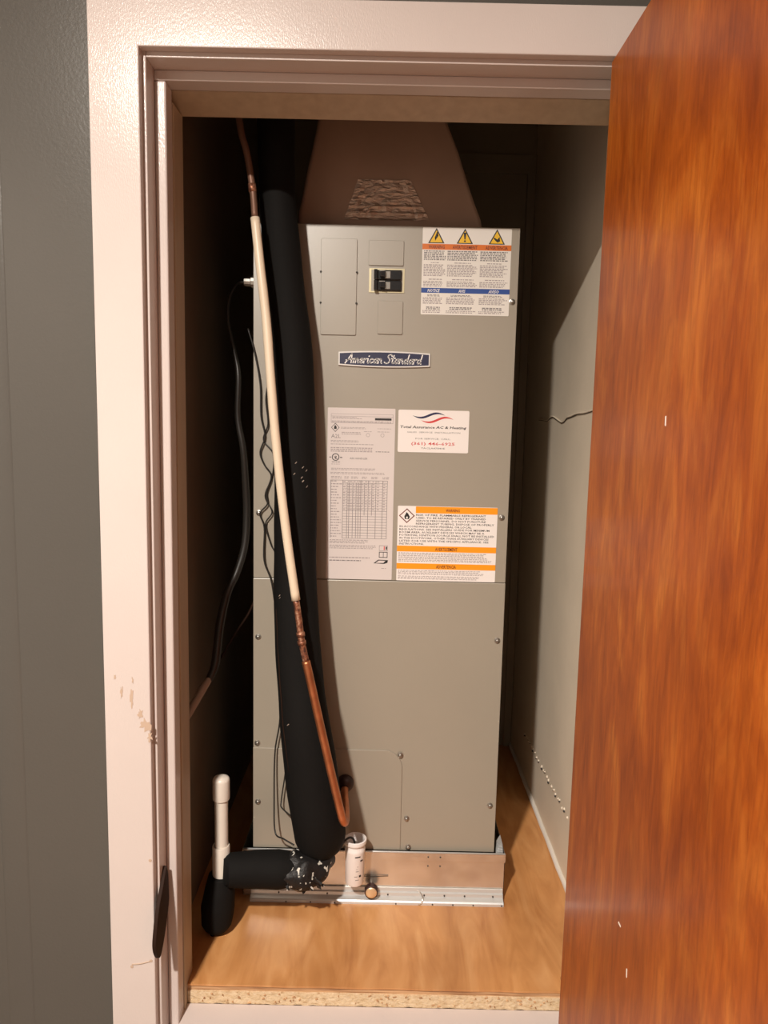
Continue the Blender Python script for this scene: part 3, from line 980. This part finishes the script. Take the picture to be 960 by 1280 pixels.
# ------------------------------------------------------------------ liquid line
li = thing('liquid_line', 'thin copper liquid line in a cream sleeve running beside the black foam line', 'pipe', (-.074, .30, .557))
lp = [(-.335, .285, CC), (-.325, .283, 2.25), (-.310, .280, 2.058), (-.295, .280, 1.994), (-.283, .280, 1.924), (-.276, .269, 1.863)]
sl = [(-.276, .269, 1.863), (-.264, .258, 1.770), (-.250, .253, 1.658), (-.240, .247, 1.544), (-.230, .245, 1.430), (-.215, .242, 1.297), (-.199, .239, 1.179), (-.183, .236, 1.076)]
jn = [(-.183, .236, 1.076), (-.1755, .2335, 1.030), (-.170, .231, .990), (-.160, .2285, .945)]
lo = [(-.160, .2285, .945), (-.150, .226, .904), (-.126, .226, .797), (-.101, .228, .688), (-.086, .233, .622), (-.077, .246, .577), (-.0725, .272, .557), (-.074, .320, .556), (-.080, .380, .563), (-.081, CY - .024, .570)]
bm = new(); tube(bm, lp, .0068, 12, 6); obj('upper_copper', bm, M['copper_brown'], li, label='dull brown copper tube above the sleeve')
bm = new(); tube(bm, [(-.2845, .280, 1.932), (-.2825, .2795, 1.916)], .0082, 12, 1); obj('coupling', bm, M['copper_dark'], li)
bm = new(); tube(bm, sl, .0095, 14, 7, wob=.04); obj('sleeve', bm, M['sleeve'], li, label='cream coloured sleeve')
bm = new(); tube(bm, jn, .0072, 12, 6); obj('brazed_joint', bm, M['copper_dark'], li, label='heat stained brazed joint')
for z, x, y in ((1.003, -.172, .2315), (.985, -.1693, .231)):
    bm = new(); tube(bm, [(x - .0006, y, z + .004), (x + .0006, y, z - .004)], .0092, 12, 1); obj('brazing_ring', bm, M['copper_dark'], li)
bm = new(); tube(bm, lo, .0090, 12, 7); obj('lower_copper', bm, M['copper'], li, label='bright bare copper tube below the sleeve')

# ------------------------------------------------------------------ condensate drain
dr = thing('condensate_drain', 'white capped pipe tee with black foam branches at the lower left floor', 'drain pipe', (-.358, .28, FZ))
bm = new(); lathe(bm, [(0, .40), (.0150, .40), (.0150, .640), (0, .640)], (-.3545, .28, 0), 'z', 24); obj('riser', bm, M['pvc'], dr, smooth_angle=40)
bm = new(); lathe(bm, [(.0155, .601), (.0188, .601), (.0192, .604), (.0192, .645), (.0185, .649), (.0160, .6525), (.010, .6545), (0, .655)], (-.3545, .28, 0), 'z', 24); obj('pipe_cap', bm, M['pvc'], dr, smooth_angle=40)
bm = new(); lathe(bm, [(.0155, .489), (.0185, .490), (.0198, .487), (.0195, .400), (0, .400)], (-.3555, .28, 0), 'z', 24); obj('tee_hub', bm, M['pvc'], dr, smooth_angle=40)
bm = new()
tube(bm, [(-.3575, .279, .418), (-.359, .278, .385), (-.362, .274, .345), (-.364, .272, .305), (-.365, .272, .286)], [.026, .034, .0375, .034, .020], 20, 6, wob=.10, wfreq=18)
obj('down_insulation', bm, M['foam'], dr, label='black foam on the downward branch')
bm = new()
tube(bm, [(-.347, .262, .437), (-.335, .268, .4365), (-.28, .274, .4365), (-.225, .280, .434), (-.190, .286, .432)], [.030, .0365, .0400, .0415, .036], 22, 6, wob=.06, wfreq=14)
obj('side_insulation', bm, M['foam'], dr, label='black foam on the sideways branch')
bm = new()
tube(bm, [(-.212, .281, .432), (-.190, .281, .430), (-.165, .285, .428), (-.145, .296, .427), (-.130, .320, .432), (-.125, .36, .441)], [.032, .041, .041, .036, .030, .022], 22, 6, wob=.25, wfreq=38)
obj('tape_wrap', bm, M['foam_tape'], dr, label='crumpled black tape with white print')
bm = new()
for i in range(13):    # loose ragged tape ends
    x = -.215 + .007 * i + random.uniform(-.003, .003); a = random.uniform(-.6, .9)
    c = Vector((x, .288 - .036 * math.cos(a), .432 - .036 * math.sin(a)))
    l, w = random.uniform(.012, .026), random.uniform(.004, .009)
    d = Vector((random.uniform(.1, .9), -.25, random.uniform(-.9, .3))).normalized()
    s_ = d.cross(Vector((0, 1, .3))).normalized()
    vv = [bm.verts.new(c + s_ * w), bm.verts.new(c - s_ * w), bm.verts.new(c + d * l - s_ * w * .5 + Vector((0, -.004, 0))), bm.verts.new(c + d * l + s_ * w * .4)]
    f = bm.faces.new(vv)
sol = bmesh.ops.extrude_face_region(bm, geom=list(bm.faces))
bmesh.ops.translate(bm, verts=[g for g in sol['geom'] if isinstance(g, bmesh.types.BMVert)], vec=(0, .0012, 0))
bmesh.ops.recalc_face_normals(bm, faces=bm.faces)
obj('tape_end', bm, M['foam_tape'], dr, kind='stuff')
bm = new(); tube(bm, [(-.366, .268, .290), (-.372, .262, .283), (-.374, .262, .2805)], [.012, .008, .003], 8, 4); obj('foam_tip', bm, M['foam'], dr)

# ------------------------------------------------------------------ float switch cup on the pan edge
fs = thing('float_switch', 'small white open-topped plastic cylinder with black print on the drain pan edge', 'float switch', (-.052, .362, .354))
bm = new()
lathe(bm, [(0, .352), (.0205, .352), (.0225, .356), (.0236, .432), (.0246, .436), (.0246, .442), (.0236, .444), (.0236, .452), (.0268, .454), (.0276, .458), (.0272, .464), (.0240, .465),
           (.0215, .462), (.0210, .420), (0, .418)], (-.052, .360, 0), 'z', 32)
cup = obj('housing', bm, M['cup'], fs, smooth_angle=50)
bm = new()
def on_cup(a, z): k = .0226 + .0012 * (z - .356) / .076; return Vector((-.052 + k * math.sin(a), .360 - k * math.cos(a), z - .006))
for (a0, a1, z0, z1) in ((.05, .62, .4335, .4365), (.62, .95, .422, .426), (.15, .45, .398, .399), (.3, .4, .41, .411), (.0, .35, .385, .386), (.5, .75, .383, .388), (.1, .5, .376, .377), (.2, .3, .404, .405)):
    n = 4
    lo_ = [bm.verts.new(on_cup(a0 + (a1 - a0) * i / n, z0)) for i in range(n + 1)]
    hi_ = [bm.verts.new(on_cup(a0 + (a1 - a0) * i / n, z1)) for i in range(n + 1)]
    for i in range(n): bm.faces.new((lo_[i], lo_[i + 1], hi_[i + 1], hi_[i]))
obj('print', bm, M['ink'], fs, kind='stuff')
bm = new(); tube(bm, [(-.118, .318, .452), (-.095, .332, .456), (-.084, .336, .462), (-.070, .345, .472), (-.060, .352, .470), (-.054, .360, .456), (-.052, .362, .430)], .0026, 8, 5); obj('lead', bm, M['wire'], fs)
bm = new(); box(bm, -.060, -.044, .3815, PY - .0028, .376, .420, .001)
box(bm, -.060, -.044, .3815, PY + .008, .416, .420, .001); obj('clip', bm, M['cup'], fs)

# ------------------------------------------------------------------ wires and power cable
def wire(name, pts, r, label, material=M['wire'], cat='wire', sub=6):
    b = new(); tube(b, pts, r, 7, sub)
    o = obj(name, b, material)
    tag(o, label, cat)
    return o
WA = [(-.318, .413, 1.66), (-.303, .413, 1.608), (-.290, .413, 1.536), (-.288, .413, 1.464), (-.279, .413, 1.418), (-.290, .413, 1.381), (-.281, .413, 1.353), (-.264, .413, 1.326), (-.275, .413, 1.288), (-.273, .413, 1.260),
      (-.290, .413, 1.237), (-.280, .413, 1.203), (-.280, .411, 1.127), (-.261, .409, 1.070), (-.247, .408, .95), (-.238, .406, .82), (-.241, .402, .729), (-.251, .399, .658), (-.251, .388, .541), (-.245, .367, .471), (-.222, .345, .468), (-.195, .330, .462)]
wire('control_wire', WA, .0019, 'thin black control wire reaching furthest left, from cabinet top left to drain tape')
WB = [(-.258, .413, 1.60), (-.262, .413, 1.566), (-.272, .413, 1.536), (-.277, .413, 1.500), (-.272, .413, 1.446), (-.283, .417, 1.409), (-.260, .413, 1.378), (-.262, .417, 1.326), (-.279, .417, 1.279), (-.262, .413, 1.242), (-.277, .413, 1.213),
      (-.265, .413, 1.166), (-.250, .411, 1.128), (-.238, .408, 1.0), (-.222, .405, .80), (-.219, .402, .70), (-.225, .399, .614), (-.235, .396, .535), (-.230, .377, .527), (-.200, .355, .516)]
wire('control_wire', WB, .0017, 'thin black control wire hugging the foam line, the inner of the twisted pair')
pc = thing('power_cable', 'loose black power cable hanging from the cabinet side in the dark left gap', 'cable', (-.40, .29, .80))
CB = [(-.332, .445, 1.768), (-.347, .440, 1.764), (-.361, .421, 1.732), (-.363, .410, 1.677), (-.346, .399, 1.606), (-.335, .388, 1.552), (-.337, .388, 1.462), (-.325, .388, 1.390), (-.322, .400, 1.316), (-.321, .410, 1.238), (-.325, .405, 1.161), (-.341, .390, 1.099),
      (-.357, .367, 1.059), (-.370, .345, .989), (-.376, .323, .905), (-.388, .312, .868)]
bm = new(); tube(bm, CB, [.004, .004, .004, .004, .005, .006, .0065, .007, .008, .0085, .0085, .009, .0095, .010, .010, .0085], 12, 6); obj('jacket', bm, M['wire'], pc)
bm = new(); tube(bm, [(-.386, .313, .874), (-.400, .296, .848), (-.418, .276, .815), (-.436, .262, .785)], [.007, .0085, .009, .008], 10, 5, wob=.25, wfreq=60); obj('sheath_end', bm, M['grey_sheath'], pc, label='frayed grey sheath at the wall')
wire('thin_cable', [(-.398, .305, .853), (-.378, .34, .89), (-.35, .395, .945), (-.325, .445, .985), (-.313, .50, 1.02), (-.3115, .56, 1.03)], .0028, 'thin brown cable rising from the frayed sheath to the cabinet side', M['bronze'], 'cable')
